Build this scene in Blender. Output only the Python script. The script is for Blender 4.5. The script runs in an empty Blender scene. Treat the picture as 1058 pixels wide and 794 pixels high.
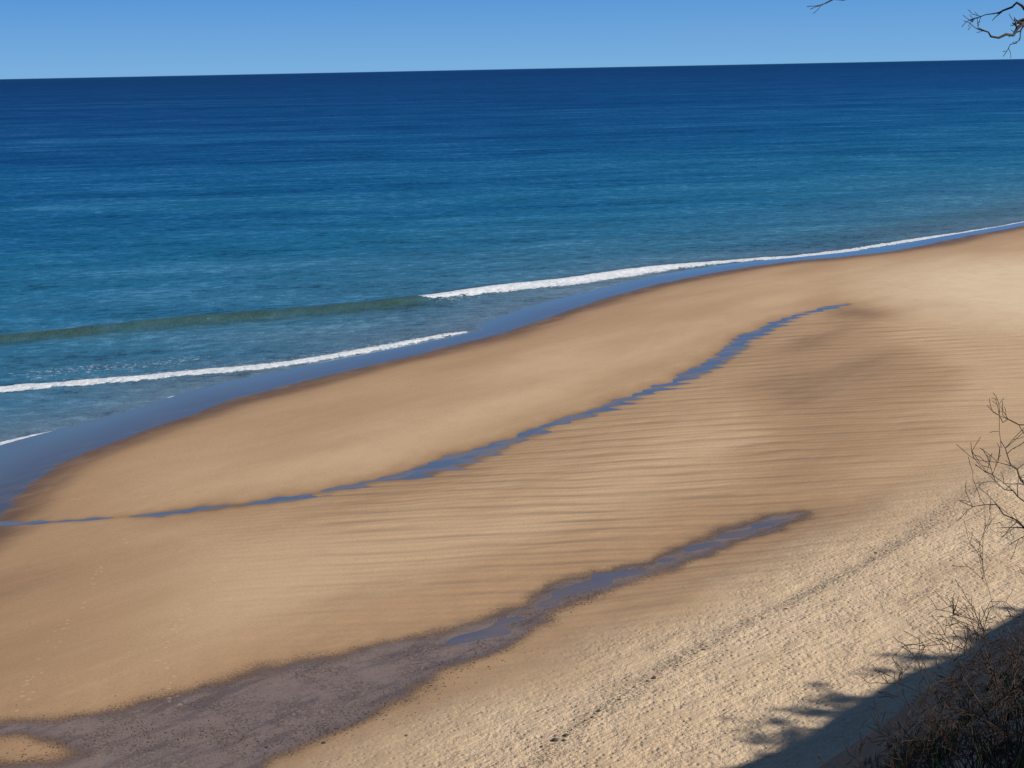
import bpy, math, random
import numpy as np
from mathutils import Vector, Matrix

scene = bpy.context.scene
scene.view_settings.view_transform = 'Standard'
scene.view_settings.look = 'None'
scene.view_settings.exposure = 0
COL = scene.collection

# ------------------------------------------------------------------ camera
CAMH = 35.0
FPX = 1453.0
PITCH = math.radians(12.76)
ROLL = math.radians(1.137)
sp, cp, sr, cr = math.sin(PITCH), math.cos(PITCH), math.sin(ROLL), math.cos(ROLL)
Fv = Vector((0, cp, -sp)); Uv = Vector((0, sp, cp)); Xv = Vector((1, 0, 0))
Rc = Xv*cr - Uv*sr
Uc = Uv*cr + Xv*sr
cd = bpy.data.cameras.new("camera")
cam = bpy.data.objects.new("camera", cd)
COL.objects.link(cam)
M = Matrix((Rc, Uc, -Fv)).transposed().to_4x4()
M.translation = Vector((0, 0, CAMH))
cam.matrix_world = M
cd.sensor_width = 36
cd.lens = 36*FPX/1058
cd.clip_start = 0.1
cd.clip_end = 200000
scene.camera = cam

def G(u, v, z=0.3):
    """survey: where a sight line meets the beach level -> metres on the ground"""
    d = Fv*FPX + Rc*(u-529) + Uc*(397-v)
    t = (CAMH-z)/(-d.z)
    return (d.x*t, d.y*t)
def P3(u, v, dist):
    d = (Fv*FPX + Rc*(u-529) + Uc*(397-v)).normalized()
    return Vector((0, 0, CAMH)) + d*dist
def GL(lst, z=0.3):
    return [G(u, v, z) for u, v in lst]
def smooth_line(p, n=4):
    p = [np.array(q, float) for q in p]
    out = []
    for i in range(len(p)-1):
        a = p[i-1] if i > 0 else 2*p[0]-p[1]
        b, c = p[i], p[i+1]
        d = p[i+2] if i+2 < len(p) else 2*p[-1]-p[-2]
        for k in range(n):
            t = k/n
            out.append(0.5*((2*b)+(-a+c)*t+(2*a-5*b+4*c-d)*t*t+(-a+3*b-3*c+d)*t**3))
    out.append(p[-1])
    return np.array(out)

def dist_line(x, y, pts):
    """unsigned, signed (+ on the left of travel), parameter 0..1"""
    best = np.full(x.shape, 1e18); sg = np.ones(x.shape); tt = np.zeros(x.shape)
    n = len(pts)-1
    for i in range(n):
        ax, ay = pts[i]; bx, by = pts[i+1]
        dx, dy = bx-ax, by-ay
        L = dx*dx+dy*dy+1e-12
        t = np.clip(((x-ax)*dx+(y-ay)*dy)/L, 0, 1)
        ex = x-ax-t*dx; ey = y-ay-t*dy
        q = ex*ex+ey*ey
        m = q < best
        best = np.where(m, q, best)
        sg = np.where(m, np.sign(dx*ey-dy*ex), sg)
        tt = np.where(m, (i+t)/n, tt)
    d = np.sqrt(best)
    return d, d*sg, tt
def sd_poly(x, y, pts):
    """signed distance, negative inside"""
    best = np.full(x.shape, 1e18); ins = np.zeros(x.shape, bool)
    n = len(pts)
    for i in range(n):
        ax, ay = pts[i]; bx, by = pts[(i+1) % n]
        dx, dy = bx-ax, by-ay
        t = np.clip(((x-ax)*dx+(y-ay)*dy)/(dx*dx+dy*dy+1e-12), 0, 1)
        q = (x-ax-t*dx)**2+(y-ay-t*dy)**2
        best = np.minimum(best, q)
        c = ((ay > y) != (by > y))
        if abs(dy) > 1e-9:
            c &= (x < ax+(y-ay)*dx/dy)
            ins ^= c
    d = np.sqrt(best)
    return np.where(ins, -d, d)
def wob(x, y, wl, seed, n=7):
    r = np.random.RandomState(seed)
    s = 0
    for i in range(n):
        a = r.uniform(0, 2*math.pi); k = 2*math.pi/(wl*r.uniform(0.6, 1.7))
        s = s+np.sin(k*(x*math.cos(a)+y*math.sin(a))+r.uniform(0, 6.28))
    return s/n*1.6
def sstep(a, b, x):
    t = np.clip((x-a)/(b-a), 0, 1)
    return t*t*(3-2*t)

# ------------------------------------------------------------ traced shapes
def coast(pix, z=0.0):
    w = smooth_line(GL(pix, z), 3)
    a = w[0]; b = w[-1]
    L = np.array([a+np.array([-0.80, -0.60])*4000])
    R = np.array([b+np.array([0.72, 0.69])*9000])
    far = np.array([[R[0][0], 14000], [-12000, 14000], [-12000, L[0][1]]])
    return np.vstack([L, w, R, far])
L1 = coast([(-60,590),(0,542),(20,514),(60,486),(100,466),(130,455),(190,434),(250,414),(350,388),(440,367),(520,347),(560,333),(600,319),(650,304),(700,291),(780,277),(850,269),(920,262),(1000,246),(1058,235)])
L2 = coast([(-60,482),(0,464),(60,449),(120,436),(170,422),(230,402),(300,388),(350,377),(440,358),(500,342),(560,320),(600,309),(650,298),(700,286),(780,273),(850,265),(920,256),(1000,241),(1058,231)])
A_c = smooth_line(GL([(876,316),(850,321),(820,329),(795,340),(768,353),(745,372),(715,389),(690,400),(650,414),(610,429),(570,441),(535,456),(500,469),(460,482),(420,494),(370,503),(320,514),(270,522),(210,528),(150,534),(90,538),(40,541),(0,542),(-60,545)]), 3)
A_w = np.interp(np.linspace(0, 1, len(A_c)), [0, .06, .2, .3, .45, .55, .62, .75, .9, 1], [0.3, 0.6, 1.2, 0.9, 0.6, 1.6, 0.8, 0.5, 0.0, 1.5])
def sd_A(x, y):
    best = np.full(x.shape, 1e9)
    for i in range(len(A_c)-1):
        ax, ay = A_c[i]; bx, by = A_c[i+1]; dx, dy = bx-ax, by-ay
        t = np.clip(((x-ax)*dx+(y-ay)*dy)/(dx*dx+dy*dy), 0, 1)
        q = np.hypot(x-ax-t*dx, y-ay-t*dy)-(A_w[i]*(1-t)+A_w[i+1]*t)
        best = np.minimum(best, q)
    return best
B_poly = np.vstack([smooth_line(GL([(835,534),(800,538),(740,556),(690,578),(640,592),(590,604),(540,628),(480,652),(430,665),(340,684),(230,710),(100,744),(0,751),(-200,775)]), 2),
                    smooth_line(GL([(-200,1000),(60,950),(260,805),(300,786),(345,764),(400,735),(440,712),(480,693),(530,668),(565,645),(620,618),(700,588),(780,560),(820,542)]), 2)])
B_isle = smooth_line(GL([(-60,775),(0,766),(50,768),(78,778),(60,792),(0,800),(-60,805)]), 2)
Bw_poly = smooth_line(GL([(828,536),(780,544),(720,563),(670,583),(620,596),(585,607),(545,630),(500,652),(455,670),(500,662),(550,640),(600,618),(650,600),(700,583),(760,562),(815,545)]), 2)
C_poly = smooth_line(GL([(870,322),(925,345),(968,385),(965,430),(935,472),(880,510),(815,535),(740,553),(650,578),(600,590),(640,545),(750,495),(800,440),(740,405),(800,350)]), 2)
WR1 = smooth_line(GL([(540,812),(575,782),(620,745),(690,697),(760,658),(830,622),(900,588),(960,545),(1010,508),(1080,470)], 1.0), 2)
WR2 = smooth_line(GL([(330,800),(420,745),(500,705),(600,655),(720,598),(830,552),(930,505),(1000,470)], 0.8), 2)
TR = [smooth_line(GL([(185,735),(170,690),(190,640),(240,590),(300,545)]), 2),
      smooth_line(GL([(20,740),(50,680),(85,630),(110,590),(130,560)]), 2)]

def fields(x, y):
    f = {}
    d = (y-x)/math.sqrt(2); s = (x+y)/math.sqrt(2)
    s1 = sd_poly(x, y, L1); s2 = sd_poly(x, y, L2)
    a = sd_A(x, y)+0.45*wob(x, y, 9, 3)+0.35*wob(x, y, 3.2, 4)
    b = sd_poly(x, y, B_poly)
    bi = sd_poly(x, y, B_isle)
    b = np.maximum(b, -bi)+0.45*wob(x, y, 8, 5)+0.3*wob(x, y, 2.5, 6)
    bw = sd_poly(x, y, Bw_poly)+0.25*wob(x, y, 5, 8)
    c = sd_poly(x, y, C_poly)
    s1 = s1+0.5*wob(x, y, 17, 9)
    z0 = np.where(s2 > 0, 0.75*(1-np.exp(-np.maximum(s2, 0)/35)), np.maximum(0.03*s2, -6))
    z0 = z0+0.03*wob(x, y, 22, 21)*sstep(2, 20, s2)
    m = np.minimum(a*0.6, b)
    z = z0 + 0.04*np.clip(m, -2, 6)*np.where(s1 > 0, 1.0, np.clip(1+s1/12, 0, 1))
    # ripple marks beside the stream
    _, sa, ta = dist_line(x, y, A_c)
    rip = sstep(-3, 1.0, a)*(1-sstep(20, 56, a))*np.where(sa > 0, 1.0, 0.25*np.exp(-np.maximum(a, 0)/5))*sstep(0.0, .10, ta)*(1-sstep(.62, .85, ta))
    rip2 = (1-sstep(-4, 12, c))*0.85
    rip = np.maximum(rip, rip2)
    ph = (y*1.0-x*0.10)+1.6*wob(x, y, 50, 11)+0.30*wob(x, y, 13, 12)
    wave = np.sin(2*math.pi*ph/2.35+0.5*wob(x, y, 8, 17))
    amp = np.clip(0.60+0.40*wob(x, y, 9, 13), 0.1, 1.1)
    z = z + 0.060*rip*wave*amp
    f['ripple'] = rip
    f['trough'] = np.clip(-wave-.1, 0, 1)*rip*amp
    up = np.clip(58+0.8*wob(x, y, 20, 22)-d, 0, None)
    z = z+0.05*up*sstep(0, 6, up)
    w1, w1s, _ = dist_line(x, y, WR1); w2, w2s, _ = dist_line(x, y, WR2)
    z = z+0.12*sstep(1.0, -1.0, w1s)*np.exp(-np.maximum(-w1s, 0)/6)*(d < 60)
    # bluff
    far = sstep(20, 45, np.hypot(x, y))
    crest = 1.0+far*(0.7*wob(s, s*0, 26, 31)+0.5*wob(s, s*0, 9, 32)-1.0*sstep(75, 100, s)+1.2*sstep(85, 60, s))
    g = 0.9*wob(x, y, 7, 33)*sstep(2, 6, d)*0.5
    zb = np.minimum(33.4, 33.4-1.0345*(d-crest))+g
    k = 1.2
    zz = np.maximum(z, zb)+k*np.exp(-np.abs(z-zb)/k)*0.25*(zb < 30)
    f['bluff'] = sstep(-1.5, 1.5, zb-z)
    z = np.where(zb > z+8, zb, zz)
    # attributes
    foot = sstep(0.5, 12, 57+1.5*wob(x, y, 14, 41)-d)
    f['foot'] = foot
    wet = 1.0*np.exp(-(np.maximum(s1, 0)/6.5)**1.5)
    wet = np.maximum(wet, 0.55*np.exp(-np.maximum(s1, 0)/20.0))
    wet = np.maximum(wet, 0.74*np.exp(-np.maximum(a, 0)/2.2))
    wet = np.maximum(wet, 0.50*np.exp(-np.maximum(a, 0)/12)*np.where(sa > 0, 1, .6))
    wet = np.maximum(wet, 0.85*np.exp(-np.maximum(b, 0)/1.8)*(1-0.75*foot))
    wet = np.maximum(wet, 0.62*np.exp(-np.maximum(b, 0)/7)*(1-0.9*foot))
    wet = np.maximum(wet, 0.58*(1-sstep(-8, 8, c+1.5*wob(x, y, 15, 42))))
    tip = np.hypot(x-G(880, 325)[0], (y-G(880, 325)[1])*.7)
    wet = np.maximum(wet, 0.72*np.exp(-(tip/8)**2))
    left = sstep(-8, -40, x+0.25*(y-90))
    wet = np.maximum(wet, 0.66*left*(1-foot))
    wet = np.clip(wet+0.08*wob(x*0.5+y*0.5, (y-x)*1.2, 22, 44)*(wet < .8), 0, 1)
    f['wetness'] = wet
    f['dry'] = foot*(0.8+0.2*wob(s*0.3, d, 7, 45))*(0.55+0.45*sstep(58, 46, d))
    big = np.maximum(0, 1-np.hypot((x-88)/40, (y-205)/50))
    f['dry'] = np.clip(np.maximum(f['dry'], 2.0*big), 0, 1)
    f['film'] = s1
    f['gravel'] = b
    f['wrack'] = np.minimum(w1+0.2*wob(x, y, 3, 46), w2*1.5+0.8)
    tr = np.full(x.shape, 99.0)
    for t_ in TR:
        tr = np.minimum(tr, dist_line(x, y, t_)[0])
    f['trail'] = tr
    f['z'] = z; f['z0'] = z0; f['a'] = a; f['bw'] = bw; f['s2'] = s2
    return f

# ------------------------------------------------------------ mesh helpers
def spaced(start, stop, fn):
    o = [start]
    while o[-1] < stop:
        o.append(o[-1]+fn(o[-1]))
    return o
def grid_mesh(name, xs, ys, Z, keep=None, attrs=None):
    nx, ny = len(xs), len(ys)
    X, Y = np.meshgrid(xs, ys)
    co = np.stack([X.ravel(), Y.ravel(), Z.ravel()], 1)
    i = np.arange((nx-1)*(ny-1)); r = i//(nx-1); c = i % (nx-1)
    q = np.stack([r*nx+c, r*nx+c+1, (r+1)*nx+c+1, (r+1)*nx+c], 1)
    if keep is not None:
        kf = keep.ravel()
        q = q[kf[q].any(1)]
        used = np.unique(q)
        rem = np.full(nx*ny, -1); rem[used] = np.arange(len(used))
        q = rem[q]; co = co[used]
    else:
        used = np.arange(nx*ny)
    me = bpy.data.meshes.new(name)
    me.vertices.add(len(co)); me.vertices.foreach_set("co", co.ravel())
    me.loops.add(q.size); me.loops.foreach_set("vertex_index", q.ravel().astype(np.int32))
    me.polygons.add(len(q))
    me.polygons.foreach_set("loop_start", np.arange(0, q.size, 4, dtype=np.int32))
    me.polygons.foreach_set("loop_total", np.full(len(q), 4, dtype=np.int32))
    me.polygons.foreach_set("use_smooth", np.ones(len(q), bool))
    me.update(calc_edges=True)
    for k, v in (attrs or {}).items():
        at = me.attributes.new(k, 'FLOAT', 'POINT')
        at.data.foreach_set("value", v.ravel()[used].astype(np.float32))
    ob = bpy.data.objects.new(name, me)
    COL.objects.link(ob)
    return ob

# ------------------------------------------------------------ node helpers
class N:
    def __init__(s, name):
        s.m = bpy.data.materials.new(name); s.m.use_nodes = True
        s.t = s.m.node_tree; s.t.nodes.clear()
        s.out = s.t.nodes.new('ShaderNodeOutputMaterial')
    def n(s, typ, **kw):
        nd = s.t.nodes.new(typ)
        for k, v in kw.items():
            setattr(nd, k, v)
        return nd
    def put(s, sock, v):
        if isinstance(v, bpy.types.NodeSocket): s.t.links.new(v, sock)
        elif isinstance(v, (tuple, list)) and len(v) == 3 and sock.type == 'RGBA': sock.default_value = (*v, 1)
        else: sock.default_value = v
    def math(s, op, a, b=0.0, c=0.0, clamp=False):
        nd = s.n('ShaderNodeMath', operation=op, use_clamp=clamp)
        s.put(nd.inputs[0], a); s.put(nd.inputs[1], b); s.put(nd.inputs[2], c)
        return nd.outputs[0]
    def mul(s, *a):
        o = a[0]
        for q in a[1:]: o = s.math('MULTIPLY', o, q)
        return o
    def add(s, *a):
        o = a[0]
        for q in a[1:]: o = s.math('ADD', o, q)
        return o
    def ss(s, x, a, b, lo=0.0, hi=1.0):
        nd = s.n('ShaderNodeMapRange', interpolation_type='SMOOTHSTEP')
        s.put(nd.inputs[0], x)
        if a > b: a, b, lo, hi = b, a, hi, lo
        nd.inputs[1].default_value = a; nd.inputs[2].default_value = b
        nd.inputs[3].default_value = lo; nd.inputs[4].default_value = hi
        return nd.outputs[0]
    def mix(s, f, a, b):
        nd = s.n('ShaderNodeMix', data_type='RGBA')
        s.put(nd.inputs[0], f); s.put(nd.inputs[6], a); s.put(nd.inputs[7], b)
        return nd.outputs[2]
    def attr(s, name):
        return s.n('ShaderNodeAttribute', attribute_name=name).outputs['Fac']
    def mapping(s, axis=0.0, scale=(1, 1, 1)):
        """axis = direction (radians) of the texture's own x axis; scale = frequency along / across it"""
        tc = s.n('ShaderNodeTexCoord'); mp = s.n('ShaderNodeMapping', vector_type='TEXTURE')
        s.t.links.new(tc.outputs['Object'], mp.inputs[0])
        mp.inputs['Rotation'].default_value = (0, 0, axis); mp.inputs['Scale'].default_value = tuple(1/q for q in scale)
        return mp.outputs[0]
    def noise(s, vec, scale, detail=3, rough=0.5, dist=0.0):
        nd = s.n('ShaderNodeTexNoise'); s.put(nd.inputs['Vector'], vec)
        nd.inputs['Scale'].default_value = scale; nd.inputs['Detail'].default_value = detail
        nd.inputs['Roughness'].default_value = rough; nd.inputs['Distortion'].default_value = dist
        return nd.outputs['Fac']
    def voro(s, vec, scale, feature='F1', rnd=1.0):
        nd = s.n('ShaderNodeTexVoronoi', feature=feature); s.put(nd.inputs['Vector'], vec)
        nd.inputs['Scale'].default_value = scale; nd.inputs['Randomness'].default_value = rnd
        return nd.outputs['Distance']
    def bump(s, h, strength, dist, normal=None):
        nd = s.n('ShaderNodeBump'); s.put(nd.inputs['Height'], h)
        s.put(nd.inputs['Strength'], strength); nd.inputs['Distance'].default_value = dist
        if normal is not None: s.t.links.new(normal, nd.inputs['Normal'])
        return nd.outputs[0]
    def bsdf(s, color, rough, spec=0.5, normal=None, ior=1.45):
        p = s.n('ShaderNodeBsdfPrincipled')
        s.put(p.inputs['Base Color'], color); s.put(p.inputs['Roughness'], rough)
        s.put(p.inputs['Specular IOR Level'], spec); p.inputs['IOR'].default_value = ior
        if normal is not None: s.t.links.new(normal, p.inputs['Normal'])
        return p.outputs[0]
    def watery(s, color, normal, rough, cap, floor_=0.02):
        """tinted water body under a surface reflection whose share is held down by small waves"""
        df = s.n('ShaderNodeBsdfDiffuse'); s.put(df.inputs[0], color); s.t.links.new(normal, df.inputs['Normal'])
        gl = s.n('ShaderNodeBsdfGlossy'); gl.inputs['Roughness'].default_value = rough; s.t.links.new(normal, gl.inputs['Normal'])
        fr = s.n('ShaderNodeFresnel'); fr.inputs[0].default_value = 1.33
        fac = s.math('MINIMUM', fr.outputs[0], cap)
        ms = s.n('ShaderNodeMixShader'); s.put(ms.inputs[0], fac)
        s.t.links.new(df.outputs[0], ms.inputs[1]); s.t.links.new(gl.outputs[0], ms.inputs[2])
        return ms.outputs[0]
    def end(s, sh):
        s.t.links.new(sh, s.out.inputs[0]); return s.m

# ------------------------------------------------------------ ground material
R45 = math.radians(45)
def mat_sand():
    k = N("beach_sand")
    o = k.mapping()
    along = k.mapping(R45, (0.22, 1.0, 1.0))
    nbig = k.noise(along, 0.13, 4, 0.6)
    nmid = k.noise(along, 0.9, 4, 0.65)
    nfine = k.noise(o, 5.0, 4, 0.75)
    npatch = k.noise(o, 0.3, 5, 0.7)
    track = k.noise(k.mapping(R45, (0.07, 1.0, 1.0)), 0.8, 3, 0.7, 0.4)
    wet = k.attr('wetness'); dry = k.attr('dry'); foot = k.attr('foot'); rp_a = k.attr('ripple')
    film = k.attr('film'); gr = k.attr('gravel'); wr = k.attr('wrack'); tr = k.attr('trail'); bl = k.attr('bluff')
    cb = k.math('SUBTRACT', nbig, 0.5); cm = k.math('SUBTRACT', nmid, 0.5); cpz = k.math('SUBTRACT', npatch, 0.5)
    wetn = k.math('ADD', wet, k.add(k.mul(cb, 0.55), k.mul(cm, 0.24)), clamp=True)
    c = k.mix(k.ss(wetn, 0.0, 0.5), (0.545, 0.365, 0.205), (0.395, 0.240, 0.125))
    c = k.mix(k.ss(wetn, 0.42, 1.0), c, (0.135, 0.073, 0.038))
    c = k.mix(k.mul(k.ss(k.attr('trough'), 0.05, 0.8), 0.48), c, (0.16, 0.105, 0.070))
    dn = k.math('ADD', dry, k.mul(cm, 0.6), clamp=True)
    c = k.mix(dn, c, (0.700, 0.520, 0.330))
    c = k.mix(k.mul(k.ss(track, 0.50, 0.64), foot, k.ss(npatch, .35, .6), 0.34), c, (0.36, 0.25, 0.15))
    c = k.mix(k.ss(nfine, 0.35, 0.75), c, k.mix(0.22, c, (0.12, 0.08, 0.05)))
    c = k.mix(k.mul(k.ss(npatch, 0.42, 0.7), 0.30), c, k.mix(0.5, c, (0.34, 0.22, 0.12)))
    # gravel / silt channel
    gn = k.add(gr, k.mul(cpz, 1.2), k.mul(cm, 1.5), k.mul(k.math('SUBTRACT', nfine, .5), 1.2))
    ingr = k.ss(gn, 0.35, -0.5)
    peb = k.noise(o, 8.0, 3, 0.8)
    gcol = k.mix(k.ss(peb, 0.42, 0.60), (0.100, 0.070, 0.056), (0.24, 0.172, 0.130))
    gcol = k.mix(k.ss(npatch, 0.40, 0.62), gcol, (0.215, 0.155, 0.125))
    gcol = k.mix(k.mul(k.ss(nmid, 0.5, 0.62), .5), gcol, (0.085, 0.062, 0.055))
    c = k.mix(ingr, c, gcol)
    fringe = k.mul(k.ss(gn, 1.3, 0.2), k.ss(gn, -1.2, 0.1), k.ss(peb, 0.45, 0.58))
    c = k.mix(k.mul(fringe, 0.7), c, (0.055, 0.038, 0.03))
    wl = k.mul(k.ss(wr, 1.1, 0.1), k.ss(nfine, 0.50, 0.60))
    c = k.mix(k.mul(wl, 0.65), c, (0.16, 0.10, 0.06))
    fn = k.add(film, k.mul(cm, 2.4))
    infilm = k.ss(fn, 0.5, -0.6)
    fcol = k.mix(k.ss(fn, -8.0, -1.0), (0.095, 0.140, 0.185), (0.080, 0.082, 0.105))
    fcol = k.mix(k.mul(k.ss(nmid, .45, .65), .5), fcol, (0.12, 0.115, 0.115))
    c = k.mix(infilm, c, fcol)
    dots = k.ss(k.voro(o, 1.9), 0.30, 0.18)
    trm = k.mul(k.ss(tr, 0.6, 0.3), dots)
    c = k.mix(k.mul(trm, 0.30), c, (0.62, 0.45, 0.27))
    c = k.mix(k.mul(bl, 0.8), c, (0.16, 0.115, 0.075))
    rough = k.ss(wetn, 0.6, 1.0, 0.95, 0.5)
    rough = k.mix(ingr, rough, (0.40, 0.40, 0.40))
    rough = k.mix(infilm, rough, (0.07, 0.07, 0.07))
    # relief in metres
    vor = k.voro(o, 2.4)
    notfilm = k.math('SUBTRACT', 1.0, infilm)
    fp = k.mul(k.ss(vor, 0.0, 0.42), foot, k.ss(npatch, 0.36, 0.56, 0.15, 1.0), 0.085)
    rp = k.n('ShaderNodeTexWave', wave_type='BANDS', bands_direction='Y')
    k.put(rp.inputs['Vector'], k.mapping(0.10)); rp.inputs['Scale'].default_value = 0.32
    rp.inputs['Distortion'].default_value = 5.0; rp.inputs['Detail'].default_value = 2; rp.inputs['Detail Scale'].default_value = 0.35
    h = k.add(k.mul(nfine, notfilm, k.math('ADD', 0.018, k.mul(foot, .06))), fp, k.mul(npatch, foot, 0.24), k.mul(track, foot, 0.16),
              k.mul(rp.outputs['Fac'], rp_a, 0.05), k.mul(peb, ingr, 0.04))
    return k.end(k.bsdf(c, rough, 0.38, k.bump(h, 1.0, 1.0)))

xs = sorted(set(spaced(-55, 62, lambda v: 0.38)))
xs = list(xs)+spaced(xs[-1]+.6, 135, lambda v: 0.7)[0:]
xs = xs+[xs[-1]+q for q in np.cumsum(1.5*1.22**np.arange(32))]
left = [-55-q for q in np.cumsum(0.6*np.ones(60))]
left = left+[left[-1]-q for q in np.cumsum(1.5*1.25**np.arange(29))]
xs = np.array(sorted(set(np.round(xs+left, 4))))
ys = spaced(-10, 55, lambda v: 0.7 if (v < 0 or v > 14) else 0.4)
ys = ys+spaced(ys[-1]+.25, 335, lambda v: max(0.25, v*0.0030))
ys = ys+[ys[-1]+q for q in np.cumsum(2*1.25**np.arange(28))]
ys = [-10-q for q in np.cumsum(1.5*1.25**np.arange(29))]+ys
ys = np.array(sorted(set(np.round(ys, 4))))
X, Y = np.meshgrid(xs, ys)
Fd = fields(X, Y)
sand = mat_sand()
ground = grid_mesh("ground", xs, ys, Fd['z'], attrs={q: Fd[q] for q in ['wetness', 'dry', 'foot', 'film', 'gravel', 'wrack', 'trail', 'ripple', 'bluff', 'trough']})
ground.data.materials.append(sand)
ground["kind"] = "structure"; ground["label"] = "tan sandy beach with ripple marks, wet flats and bluff"
print("GROUND", X.shape)

# ------------------------------------------------------------ tidal water
def mat_pool(col, col2, name, cap):
    k = N(name)
    h = k.noise(k.mapping(R45, (1, 2.2, 1)), 2.5, 2)
    n = k.noise(k.mapping(math.radians(20), (.4, 1, 1)), 0.5, 4, .65)
    cc = k.mix(k.mul(k.ss(n, .42, .60), .75), col, col2)
    return k.end(k.watery(cc, k.bump(h, 0.15, 0.03), 0.06, cap))
zA = Fd['z0']-0.02*np.clip(Fd['a'], -1.5, 3)+0.0
stream = grid_mesh("tidal_stream", xs, ys, zA, keep=(Fd['a'] < 4.0) & (Fd['film'] > -2), attrs={})
stream.data.materials.append(mat_pool((0.095, 0.130, 0.205), (0.20, 0.165, 0.145), "stream_water", 0.40))
stream["kind"] = "structure"; stream["label"] = "narrow blue tidal stream winding over sand"
zB = Fd['z0']-0.055-0.05*np.clip(Fd['bw'], -1.0, 2)+0.02*wob(X, Y, 4, 77)
pool = grid_mesh("tidal_pool", xs, ys, zB, keep=(Fd['bw'] < 0.8), attrs={})
pool.data.materials.append(mat_pool((0.105, 0.105, 0.140), (0.15, 0.12, 0.105), "pool_water", 0.34))
pool["kind"] = "structure"; pool["label"] = "shallow grey tidal pool lying in a gravel channel"

# ------------------------------------------------------------ sea
W1 = smooth_line(GL([(-260,384),(-60,358),(0,351),(100,343),(200,333),(300,325),(380,318),(435,311),(480,304),(520,298),(580,292),(650,282),(700,276),(750,271),(850,263),(930,251),(1010,239),(1058,231),(1150,215)], 0), 3)
t435 = 7/18.0
W2 = smooth_line(GL([(-200,425),(-60,408),(0,403),(100,395),(200,386),(300,376),(400,359),(470,346),(530,336)], 0), 3)
W3 = smooth_line(GL([(-200,500),(-40,471),(0,459),(60,446),(110,438),(140,431)], 0), 3)
W4 = smooth_line(GL([(175,411),(220,403),(262,395)], 0), 3)
xw = spaced(-95, 150, lambda v: 0.55)
xw = xw+[xw[-1]+q for q in np.cumsum(1.2*1.16**np.arange(60))]+[-95-q for q in np.cumsum(1.2*1.16**np.arange(60))]
xw = np.array(sorted(set(np.round(xw, 3))))
yw = spaced(70, 330, lambda v: 0.5 if v > 115 else 1.0)
yw = yw+[yw[-1]+q for q in np.cumsum(0.8*1.045**np.arange(185))]
yw = [70-q for q in np.cumsum(2*1.3**np.arange(24))]+yw
yw = np.array(sorted(set(np.round(yw, 3))))
XW, YW = np.meshgrid(xw, yw)
print("SEA", XW.shape, xw[0], xw[-1], yw[-1])
off = -sd_poly(XW, YW, L2)
d1, s1_, t1 = dist_line(XW, YW, W1)
d2, s2_, t2 = dist_line(XW, YW, W2)
d3, s3_, t3 = dist_line(XW, YW, W3)
d4, s4_, t4 = dist_line(XW, YW, W4)
jit = 0.45*wob(XW, YW, 8, 61)+0.3*wob(XW, YW, 3.1, 62)
broken = sstep(t435-0.012, t435+0.012, t1)
hump = lambda s_, back, front: np.where(s_ > 0, np.exp(-(s_/back)**2), np.exp(-(s_/front)**2))
ridge1 = hump(s1_, 3.6, 1.5)*(0.85*(1-broken)+0.6*broken*(1-.75*sstep(.6, .75, t1)))*sstep(0, .1, t1)
ridge2 = hump(s2_, 2.0, 0.9)*0.30*(1-sstep(.85, 1, t2))
sw_dir = math.radians(24)
pc = -XW*math.sin(sw_dir)+YW*math.cos(sw_dir)
fade = np.exp(-np.maximum(off-60, 0)/400)*sstep(5, 40, off)
swell = 0.34*np.sin(2*math.pi*(pc+6*wob(XW, YW, 90, 63))/27)*np.clip(.35+.7*wob(XW, YW, 60, 64), 0, 1)*fade
chop = 0.10*wob(XW*.7, YW*1.4, 5, 65, 14)*sstep(2, 20, off)*np.exp(-np.maximum(YW-280, 0)/60)
ZW = ridge1+ridge2+swell+chop
w1f = np.interp(t1, [t435, .5, .6, .66, .72, .8, 1.0], [1.5, 4.6, 5.5, 3.4, 2.2, 1.7, 1.6])
sj1 = s1_+jit
f1 = broken*np.where(sj1 > 0, 1-sstep(0.1, 1.2, sj1/1.9), 1-sstep(0.2, 1.15, -sj1/w1f))
sj2 = s2_+jit*.6
f2 = np.where(sj2 > 0, 1-sstep(0.0, 1.0, sj2/1.3), 1-sstep(0.2, 1.0, -sj2/2.2))*(1-sstep(.86, .97, t2))*(1-.3*sstep(.5, .9, t2))
lace = 0.56*np.where(s1_ < 0, np.exp(s1_/10), 0)*broken*(1-.4*sstep(.6, .8, t1))+0.52*np.where(s2_ > 0, np.exp(-s2_/10), 0)*sstep(.1, .35, t2)*(1-sstep(.8, 1, t2))+0.46*np.where(s2_ < 0, np.exp(s2_/6), 0)*(1-sstep(.8, 1, t2))
lace = np.maximum(lace, 0.44*np.exp(-((s2_-8+3*jit)/7)**2)*sstep(.15, .3, t2)*(1-sstep(.5, .7, t2)))
f3 = (1-sstep(0.35, 1.1, d3+.3*jit))*sstep(1.0, .9, t3)
f4 = (1-sstep(0.1, .7, d4+.3*jit))*0.9
edge = 0.75*np.exp(-((off-0.35)/0.45)**2)*sstep(20, 60, XW)
FO = np.clip(np.maximum.reduce([f1, f2, f3, f4, lace, edge]), 0, 1)
GRN = np.where(s1_ < 0, np.exp(-(s1_/4.2)**2), np.exp(-(s1_/1.0)**2))*(1-broken)*(.95+.15*wob(XW, YW, 12, 68))+0.5*broken*np.exp(-(s1_/4)**2)
GRN = np.maximum(GRN, 0.35*np.exp(-((off-14)/9)**2)*sstep(40, 90, XW))
GRN = np.clip(GRN, 0, 1)
sea = grid_mesh("sea", xw, yw, ZW, keep=(off > -4), attrs={'foam': FO, 'offshore': off, 'green': GRN})
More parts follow.
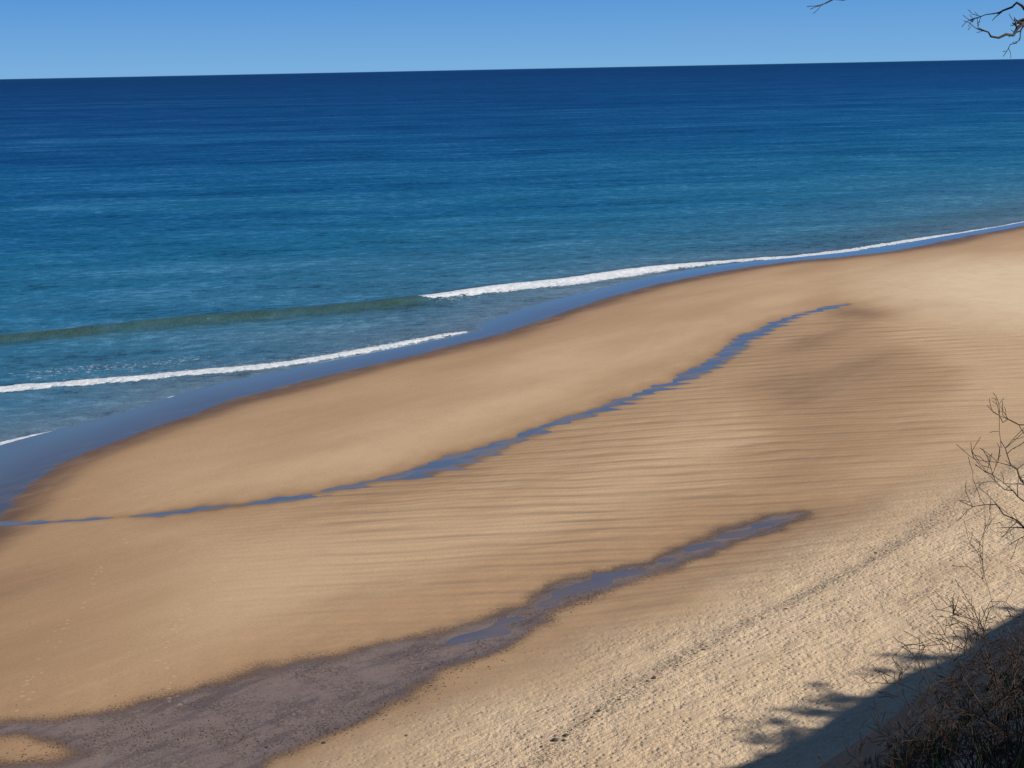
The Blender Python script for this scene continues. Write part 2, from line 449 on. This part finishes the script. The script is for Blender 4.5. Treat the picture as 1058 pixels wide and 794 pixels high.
def mat_sea():
    k = N("sea_water")
    off = k.attr('offshore'); fo = k.attr('foam'); gn = k.attr('green')
    m1 = k.mapping(math.radians(16), (0.6, 1.0, 1.0))
    m2 = k.mapping(math.radians(8), (0.35, 1.0, 1.0))
    lg = k.math('LOGARITHM', k.math('MAXIMUM', off, 1.0), 10.0)
    big = k.noise(k.mapping(math.radians(6), (0.22, 1, 1)), 0.011, 5, 0.75)
    mid = k.noise(m2, 0.075, 4, 0.7)
    fine = k.noise(m1, 0.50, 4, 0.8)
    cbig = k.math('SUBTRACT', big, 0.5)
    lgn = k.math('ADD', lg, k.mul(cbig, 1.5))
    rr = k.n('ShaderNodeValToRGB'); k.put(rr.inputs[0], k.math('DIVIDE', lgn, 4.4))
    cr_ = rr.color_ramp
    stops = [(0.0, (0.13, 0.175, 0.21)), (0.20, (0.095, 0.175, 0.230)), (0.33, (0.038, 0.150, 0.235)), (0.45, (0.010, 0.120, 0.235)),
             (0.55, (0.004, 0.085, 0.215)), (0.66, (0.002, 0.054, 0.175)), (0.82, (0.0015, 0.036, 0.132)), (1.0, (0.001, 0.029, 0.105))]
    while len(cr_.elements) < len(stops): cr_.elements.new(0.5)
    for e, (p, c) in zip(cr_.elements, stops):
        e.position = p; e.color = (*c, 1)
    c = rr.outputs[0]
    var = k.add(k.mul(k.math('SUBTRACT', mid, .5), 2.4), k.mul(k.math('SUBTRACT', fine, .5), 3.6), k.mul(cbig, 1.3))
    dk = k.ss(var, 0.0, 0.9); lt = k.ss(var, 0.0, -0.9)
    hs = k.n('ShaderNodeHueSaturation'); k.put(hs.inputs['Color'], c)
    k.put(hs.inputs['Value'], k.math('SUBTRACT', k.math('ADD', 1.0, k.mul(lt, 0.62)), k.mul(dk, 0.62)))
    k.put(hs.inputs['Saturation'], k.math('SUBTRACT', 1.0, k.mul(lt, 0.12)))
    c = hs.outputs[0]
    c = k.mix(k.mul(gn, 0.9), c, (0.038, 0.072, 0.052))
    h = k.add(k.mul(fine, 0.50), k.mul(mid, 1.6))
    nm = k.bump(h, 1.0, 1.0)
    water = k.watery(c, nm, 0.16, k.ss(lg, 0.6, 2.6, 0.26, 0.06))
    fnz = k.noise(k.mapping(math.radians(25), (0.8, 1.2, 1)), 1.5, 5, 0.75)
    fm = k.ss(k.math('ADD', fo, k.mul(k.math('SUBTRACT', fnz, 0.5), 1.7)), 0.52, 0.68)
    fm = k.mul(fm, k.ss(fo, 0.04, 0.2), k.ss(fo, 0.35, 0.75, 0.65, 1.0))
    foam = k.n('ShaderNodeBsdfDiffuse'); k.put(foam.inputs[0], k.mix(k.ss(fnz, .3, .65), (0.50, 0.54, 0.57), (0.82, 0.82, 0.81)))
    k.t.links.new(k.bump(fnz, 0.8, 0.5), foam.inputs['Normal'])
    ms = k.n('ShaderNodeMixShader'); k.put(ms.inputs[0], fm); k.t.links.new(water, ms.inputs[1]); k.t.links.new(foam.outputs[0], ms.inputs[2])
    return k.end(ms.outputs[0])
sea.data.materials.append(mat_sea())
sea["kind"] = "structure"; sea["label"] = "blue ocean with low breaking waves and white foam"

# ------------------------------------------------------------ height lookup
def H(x, y):
    return float(fields(np.array([[x]], float), np.array([[y]], float))['z'][0, 0])
def Hs(xa, ya):
    return fields(xa[None, :], ya[None, :])['z'][0]

# ------------------------------------------------------------ stones
def simple_mat(name, c1, c2, scale=4, rough=0.8):
    k = N(name)
    n = k.noise(k.mapping(), scale, 2, 0.6)
    return k.end(k.bsdf(k.mix(k.ss(n, .35, .65), c1, c2), rough, 0.3))
m_stone = simple_mat("dark_stone", (0.05, 0.04, 0.035), (0.14, 0.11, 0.09), 12)
import bmesh
def stone_mesh(name, seed):
    r = random.Random(seed)
    bm = bmesh.new(); bmesh.ops.create_icosphere(bm, subdivisions=2, radius=1)
    ax = [r.uniform(.7, 1.3), r.uniform(.6, 1.0), r.uniform(.4, .65)]
    off_ = [Vector((r.gauss(0, 1), r.gauss(0, 1), r.gauss(0, 1))).normalized() for _ in range(6)]
    for v in bm.verts:
        for q in off_:
            t = v.co.dot(q)-0.72
            if t > 0: v.co -= q*t*0.8
        v.co = Vector((v.co.x*ax[0], v.co.y*ax[1], v.co.z*ax[2]))*r.uniform(.96, 1.04)
    me = bpy.data.meshes.new(name); bm.to_mesh(me); bm.free(); me.materials.append(m_stone)
    return me
smesh = [stone_mesh("beach_stone", s) for s in (1, 2, 3)]
rs = random.Random(5)
spots = [(574,779,.20),(585,774,.16),(583,780,.13),(676,713,.17),(669,716,.11),(619,748,.15),(612,755,.10),(640,736,.09),(335,766,.14),(276,767,.12),(727,683,.10),(655,722,.09),(560,785,.1),(420,765,.09),(700,700,.08),(905,580,.11),(812,640,.1)]
for i, (u, v, sz) in enumerate(spots):
    x, y = G(u, v, 0.9)
    o = bpy.data.objects.new("beach_stone", smesh[i % 3]); COL.objects.link(o)
    o.location = (x, y, H(x, y)+sz*0.15); o.scale = (sz, sz, sz); o.rotation_euler = (0, 0, rs.uniform(0, 6.28))
    o["label"] = "dark rounded stone half sunk in dry sand"; o["category"] = "stone"; o["group"] = "stones on the beach"
# pebbles
def tetra_cloud(name, pts, sizes, mat, seed=1):
    r = np.random.RandomState(seed)
    base = np.array([[1, 0, 0], [-1, 0, 0], [0, 1, 0], [0, -1, 0], [0, 0, 1], [0, 0, -.6]], float)
    tri = np.array([[0, 2, 4], [2, 1, 4], [1, 3, 4], [3, 0, 4], [2, 0, 5], [1, 2, 5], [3, 1, 5], [0, 3, 5]])
    V = []; T = []
    for i, (p, s) in enumerate(zip(pts, sizes)):
        a = r.uniform(0, 6.28); ca, sa = math.cos(a), math.sin(a)
        b = base*[s*r.uniform(.8, 1.3), s*r.uniform(.6, 1), s*.55]*r.uniform(.85, 1.15, (6, 1))
        b = np.stack([b[:, 0]*ca-b[:, 1]*sa, b[:, 0]*sa+b[:, 1]*ca, b[:, 2]], 1)+p
        V.append(b); T.append(tri+6*i)
    me = bpy.data.meshes.new(name); me.from_pydata(np.vstack(V).tolist(), [], np.vstack(T).tolist()); me.materials.append(mat)
    for p in me.polygons: p.use_smooth = True
    o = bpy.data.objects.new(name, me); COL.objects.link(o); return o
r = np.random.RandomState(9)
px = []; py = []; sz = []
def along_line(line, n, sd, smin, smax, t0=0, t1=1):
    for _ in range(n):
        t = r.uniform(t0, t1)*(len(line)-1); i = int(min(t, len(line)-2)); f_ = t-i
        p = line[i]*(1-f_)+line[i+1]*f_
        px.append(p[0]+r.normal(0, sd)); py.append(p[1]+r.normal(0, sd)); sz.append(smin+(smax-smin)*r.rand()**3)
along_line(WR1, 900, 0.45, .015, .07)
along_line(WR2, 500, 0.6, .012, .05)
EDGE = smooth_line(GL([(20,790),(120,762),(200,765),(300,770),(345,755),(400,733),(480,690),(565,640),(620,615)]), 2)
along_line(EDGE, 3000, 0.9, .015, .08)
EDGE2 = smooth_line(GL([(40,748),(150,735),(260,712),(380,690),(470,665)]), 2)
along_line(EDGE2, 900, 1.2, .015, .06)
px = np.array(px); py = np.array(py)
pz = Hs(px, py)
pebo = tetra_cloud("pebbles", np.stack([px, py, pz+0.005], 1), sz, m_stone)
pebo["kind"] = "stuff"; pebo["label"] = "dark scattered pebbles along the gravel channel and wrack line"

# ------------------------------------------------------------ plants
def tubes(name, paths, mat, sides=5):
    V = []; Fc = []
    for pts, rad in paths:
        n = len(pts); b0 = len(V)
        for i in range(n):
            d = (pts[min(i+1, n-1)]-pts[max(i-1, 0)]).normalized()
            a = d.cross(Vector((0.3, 0.2, 1))).normalized() if abs(d.z) < .95 else d.cross(Vector((1, 0, 0))).normalized()
            b = d.cross(a)
            for s in range(sides):
                an = 2*math.pi*s/sides
                V.append(pts[i]+(a*math.cos(an)+b*math.sin(an))*rad[i])
        for i in range(n-1):
            for s in range(sides):
                s2 = (s+1) % sides
                Fc.append((b0+i*sides+s, b0+i*sides+s2, b0+(i+1)*sides+s2, b0+(i+1)*sides+s))
        Fc.append(tuple(b0+(n-1)*sides+s for s in range(sides)))
    me = bpy.data.meshes.new(name); me.from_pydata([tuple(v) for v in V], [], Fc); me.materials.append(mat)
    for p in me.polygons: p.use_smooth = True
    o = bpy.data.objects.new(name, me); COL.objects.link(o); return o
def grow(paths, p, d, L, rad, depth, rg, up=0.15, wig=0.25, kids=(2, 4), minr=0.0012):
    n = max(3, int(L/0.08)) if L < 1 else 9
    pts = [p.copy()]; rads = [rad]; d = d.normalized()
    for i in range(n):
        d = (d+Vector((rg.gauss(0, wig), rg.gauss(0, wig), rg.gauss(0, wig)+up*.3))*0.5).normalized()
        pts.append(pts[-1]+d*(L/n)); rads.append(max(minr, rad*(1-.75*(i+1)/n)))
    paths.append((pts, rads))
    if depth > 0:
        for _ in range(rg.randint(*kids)):
            i = rg.randint(max(1, n//4), n)
            base_d = (pts[i]-pts[i-1]).normalized()
            sd_ = Vector((rg.gauss(0, 1), rg.gauss(0, 1), rg.gauss(0, 1)))
            sd_ = (sd_-base_d*sd_.dot(base_d)).normalized()
            grow(paths, pts[i], base_d*.7+sd_*.75+Vector((0, 0, up)), L*rg.uniform(.4, .65), rads[i]*.7, depth-1, rg, up, wig, kids, minr)
    return pts
bark = simple_mat("grey_brown_bark", (0.045, 0.032, 0.025), (0.11, 0.08, 0.06), 30)
twigm = simple_mat("dry_twig", (0.030, 0.018, 0.013), (0.08, 0.05, 0.033), 30)

def bushes(name_label, base, seed, stems, L, lean, r0=.012, group="bare shrubs on the bluff edge", depth=3):
    rg = random.Random(seed)
    tr_ = []; tw = []
    for _ in range(stems):
        a = rg.uniform(0, 6.28)
        d = Vector((math.cos(a)*.6, math.sin(a)*.6, 1))+Vector(lean)
        sub = []
        grow(sub, base+Vector((rg.uniform(-.08, .08), rg.uniform(-.08, .08), -0.05)), d, L*rg.uniform(.7, 1.1), r0, depth, rg, .12, .3, (3, 5), .0017)
        tr_.append(sub[0]); tw += sub[1:]
    o = tubes("bare_shrub", [(p_, r_) for p_, r_ in tr_], bark)
    c_ = tubes("twigs", tw, twigm, 4); c_.parent = o
    o["label"] = name_label; o["category"] = "shrub"; o["group"] = group
    return o

# small bare tree whose limbs reach into view
def bare_tree():
    bx, by = 3.15, 5.9
    base = Vector((bx, by, H(bx, by)-.1))
    rg = random.Random(21)
    trunk = []
    tp = [base+Vector((0, 0, 0)), base+Vector((.05, .0, .6)), base+Vector((-.02, .05, 1.3)), base+Vector((.06, .02, 2.0)), base+Vector((-.03, .05, 2.8)), base+Vector((.05, .0, 3.5)), base+Vector((0, .05, 4.3))]
    trunk.append((tp, [.055, .05, .045, .038, .03, .02, .008]))
    cr_ = []
    def limb(pts, r0, seedk, kid=8, L=.22, kk=(1, 3)):
        P_ = [Vector(q) for q in pts]
        fine = []
        for i in range(len(P_)-1):
            for t in (0, .33, .66):
                fine.append(P_[i].lerp(P_[i+1], t)+Vector((rg.gauss(0, .006), rg.gauss(0, .006), rg.gauss(0, .006))))
        fine.append(P_[-1])
        n = len(fine)
        rr_ = [max(.0016, r0*(1-.8*i/(n-1))) for i in range(n)]
        cr_.append((fine, rr_))
        for _ in range(kid):
            i = rg.randint(n//3, n-1)
            bd = (fine[i]-fine[i-1]).normalized()
            sd_ = Vector((rg.gauss(0, 1), rg.gauss(0, .6), rg.gauss(0, 1)))
            grow(cr_, fine[i], bd+sd_*.5, L*rg.uniform(.5, 1.2), rr_[i]*.8, 1, rg, .02, .3, kk)
    T = tp
    limb([T[4]+Vector((0, 0, -.1)), P3(1110, 30, 6.2), P3(1070, 14, 6.0), P3(1052, 32, 5.9), P3(1032, 40, 5.85), P3(1010, 30, 5.8)], .013, 1, 7, .06)
    limb([P3(1070, 14, 6.0), P3(1048, 4, 6.0), P3(1034, 14, 6.0), P3(1014, 17, 6.0)], .007, 2, 6, .06)
    limb([P3(1070, 14, 6.0), P3(1058, 24, 6.0), P3(1054, 40, 6.0), P3(1042, 50, 6.0)], .006, 2, 5, .05)
    limb([T[5], P3(1000, -50, 6.1), P3(930, -22, 6.0), P3(880, -4, 5.9), P3(852, 4, 5.9)], .012, 3, 3, .08)
    limb([T[2], P3(1110, 560, 6.3), P3(1062, 545, 6.1), P3(1030, 524, 6.0), P3(992, 518, 5.9)], .006, 4, 9, .15)
    limb([T[2]+Vector((0, 0, .1)), P3(1095, 520, 6.2), P3(1060, 500, 6.0), P3(1044, 478, 6.0), P3(1034, 456, 6.0)], .006, 5, 9, .15)
    limb([T[3], P3(1100, 450, 6.3), P3(1066, 440, 6.1), P3(1044, 434, 6.0), P3(1026, 426, 5.9)], .005, 6, 8, .12)
    limb([T[2]+Vector((0, 0, .05)), P3(1090, 530, 6.2), P3(1060, 520, 6.0), P3(1036, 505, 6.0), P3(1018, 488, 6.0)], .005, 7, 9, .13)
    for q in range(8):
        a = rg.uniform(-1.2, 1.2)
        i = rg.randint(2, 6)
        grow(cr_, tp[i], Vector((math.cos(a), math.sin(a)*.8, .5)), rg.uniform(.6, 1.1), .014, 3, rg, .1, .25, (2, 4))
    root = bpy.data.objects.new("bare_tree", None); COL.objects.link(root); root.location = base
    root["label"] = "small leafless tree with thin twisting branches on bluff"; root["category"] = "tree"
    a = tubes("trunk", trunk, bark, 8); b = tubes("crown", cr_, bark, 5)
    for o in (a, b):
        o.parent = root; o.matrix_parent_inverse = Matrix.Translation(-base)
bare_tree()

for i, (u, v, dist, st, L) in enumerate([(1050,780,7.5,7,.6),(1000,830,7.5,7,.55),(1085,730,8.5,7,.65),(945,850,7.5,6,.5),(1110,690,10,6,.8),(885,845,8.5,6,.5),(1030,820,6.5,7,.5)]):
    p = P3(u, v, dist)
    z = H(p.x, p.y)
    b = Vector((p.x, p.y, z))
    bushes("leafless brown shrub with tangled twigs on shaded slope", b, 50+i, st, L, (-.1, .1, -.2), .008)

# crest trees (scrubby pines and oaks along the bluff edge)
leafm = simple_mat("scrub_foliage", (0.030, 0.050, 0.018), (0.075, 0.095, 0.035), 3)
def scrub(seed, hgt):
    rg = random.Random(seed); paths = []
    grow(paths, Vector((0, 0, -.2)), Vector((rg.uniform(-.15, .15), rg.uniform(-.15, .15), 1)), hgt*.85, .09, 0, rg, .1, .12)
    trunk = list(paths); paths = []
    pts = trunk[0][0]
    tips = []
    for _ in range(11):
        i = rg.randint(2, len(pts)-1); a = rg.uniform(0, 6.28)
        sub = []
        e = grow(sub, pts[i], Vector((math.cos(a), math.sin(a), .35)), hgt*rg.uniform(.25, .48), .035, 1, rg, .1, .25, (3, 4), .006)
        paths += sub
        for q in sub: tips += q[0][len(q[0])//2:]
    V = []; Fc = []
    for t in tips:
        if rg.random() < .25: continue
        for _ in range(13):
            c_ = t+Vector((rg.gauss(0, .16), rg.gauss(0, .16), rg.gauss(0, .12)))
            a = Vector((rg.gauss(0, 1), rg.gauss(0, 1), rg.gauss(0, 1))).normalized()*.09
            b = a.cross(Vector((rg.gauss(0, 1), rg.gauss(0, 1), rg.gauss(0, 1)))).normalized()*.035
            k0 = len(V); V += [tuple(c_-a), tuple(c_+b), tuple(c_+a), tuple(c_-b)]; Fc.append((k0, k0+1, k0+2, k0+3))
    tm = tubes("trunk", trunk+paths, bark, 6)
    me = bpy.data.meshes.new("crown"); me.from_pydata(V, [], Fc); me.materials.append(leafm)
    cm = bpy.data.objects.new("crown", me); COL.objects.link(cm)
    return tm, cm
protos = [scrub(70+i, h) for i, h in enumerate((3.2, 4.2, 2.6))]
rg = random.Random(8)
n_t = 0
for s_ in np.arange(46, 150, 3.1):
    s2_ = s_+rg.uniform(-1.2, 1.2); d_ = rg.uniform(-1.5, 0.8)
    x = (s2_-d_)/math.sqrt(2); y = (s2_+d_)/math.sqrt(2)
    tm, cm = protos[n_t % 3]
    root = bpy.data.objects.new("scrub_tree", None); COL.objects.link(root)
    root.location = (x, y, H(x, y)-.1); root.rotation_euler = (0, 0, rg.uniform(0, 6.28)); k = rg.uniform(.6, 1.05)*(0.6 if s_ > 92 else 1.0); root.scale = (k, k, k)
    if n_t < 3: a, b = tm, cm
    else:
        a = tm.copy(); b = cm.copy(); COL.objects.link(a); COL.objects.link(b)
    a.parent = root; b.parent = root
    root["label"] = "low scrubby green tree on the bluff edge"; root["category"] = "tree"; root["group"] = "scrub trees along the bluff edge"
    n_t += 1

# grass on the bluff
def grass():
    r = np.random.RandomState(3)
    n = 1100
    s_ = r.uniform(3, 30, n); d_ = 1.0+r.rand(n)**1.8*14
    x = (s_-d_)/math.sqrt(2); y = (s_+d_)/math.sqrt(2)
    m = (x > 1.3) & (x/np.maximum(y, .1) > .24)
    x, y = x[m], y[m]
    z = Hs(x, y)
    V = []; Fc = []
    for i in range(len(x)):
        R_ = r.uniform(.06, .22); hh = r.uniform(.15, .38)
        for _ in range(28):
            a = r.uniform(0, 6.28); rr_ = R_*math.sqrt(r.rand())
            bx, by = x[i]+rr_*math.cos(a), y[i]+rr_*math.sin(a)
            l = hh*r.uniform(.6, 1.1); lean = r.uniform(.1, .6)*l; w = .005
            dx, dy = math.cos(a), math.sin(a)
            k0 = len(V); zz = z[i]-.03-(((by-bx)-(y[i]-x[i]))/math.sqrt(2))*1.03
            V += [(bx-dy*w, by+dx*w, zz), (bx+dy*w, by-dx*w, zz), (bx+dx*lean*.35+dy*w*.7, by+dy*lean*.35-dx*w*.7, zz+l*.6), (bx+dx*lean*.35-dy*w*.7, by+dy*lean*.35+dx*w*.7, zz+l*.6), (bx+dx*lean, by+dy*lean, zz+l*.9)]
            Fc += [(k0, k0+1, k0+2, k0+3), (k0+3, k0+2, k0+4)]
    me = bpy.data.meshes.new("beach_grass"); me.from_pydata(V, [], Fc)
    me.materials.append(simple_mat("grass_blades", (0.020, 0.055, 0.010), (0.06, 0.085, 0.025), 1.5))
    o = bpy.data.objects.new("beach_grass", me); COL.objects.link(o)
    o["kind"] = "stuff"; o["label"] = "tufts of olive and straw beach grass on bluff"
grass()

# ------------------------------------------------------------ light
EL = math.radians(38); AL = math.radians(15)
to_sun = Vector((math.cos(AL)*math.cos(EL), -math.sin(AL)*math.cos(EL), math.sin(EL)))
sl = bpy.data.lights.new("sun", 'SUN'); sl.energy = 5.0; sl.angle = math.radians(0.53); sl.color = (1.0, 0.96, 0.90)
so = bpy.data.objects.new("sun", sl); COL.objects.link(so)
so.rotation_euler = (-to_sun).to_track_quat('-Z', 'Y').to_euler(); so.location = (0, 0, 80)
w = bpy.data.worlds.new("World"); scene.world = w; w.use_nodes = True
nt = w.node_tree; nt.nodes.clear()
sk = nt.nodes.new('ShaderNodeTexSky'); sk.sky_type = 'NISHITA'; sk.sun_disc = False
sk.sun_elevation = EL; sk.sun_rotation = math.atan2(to_sun.x, to_sun.y)
sk.altitude = 0; sk.air_density = 1.0; sk.dust_density = 0.0; sk.ozone_density = 2.0
bg = nt.nodes.new('ShaderNodeBackground'); bg.inputs[1].default_value = 0.05
nt.links.new(sk.outputs[0], bg.inputs[0])
tc = nt.nodes.new('ShaderNodeTexCoord'); sx = nt.nodes.new('ShaderNodeSeparateXYZ'); nt.links.new(tc.outputs['Generated'], sx.inputs[0])
ra = nt.nodes.new('ShaderNodeValToRGB'); nt.links.new(sx.outputs[2], ra.inputs[0])
e = ra.color_ramp.elements
e[0].position = 0.0; e[0].color = (0.175, 0.43, 0.76, 1)
e[1].position = 0.05; e[1].color = (0.085, 0.300, 0.70, 1)
q = ra.color_ramp.elements.new(0.35); q.color = (0.035, 0.10, 0.30, 1)
bg2 = nt.nodes.new('ShaderNodeBackground'); bg2.inputs[1].default_value = 1.0; nt.links.new(ra.outputs[0], bg2.inputs[0])
mr = nt.nodes.new('ShaderNodeMapRange'); nt.links.new(sx.outputs[2], mr.inputs[0])
mr.inputs[1].default_value = 0.05; mr.inputs[2].default_value = 0.5; mr.inputs[3].default_value = 0.93; mr.inputs[4].default_value = 0.4
mx = nt.nodes.new('ShaderNodeMixShader'); nt.links.new(mr.outputs[0], mx.inputs[0]); nt.links.new(bg.outputs[0], mx.inputs[1]); nt.links.new(bg2.outputs[0], mx.inputs[2])
wo = nt.nodes.new('ShaderNodeOutputWorld'); nt.links.new(mx.outputs[0], wo.inputs[0])
print("DONE")
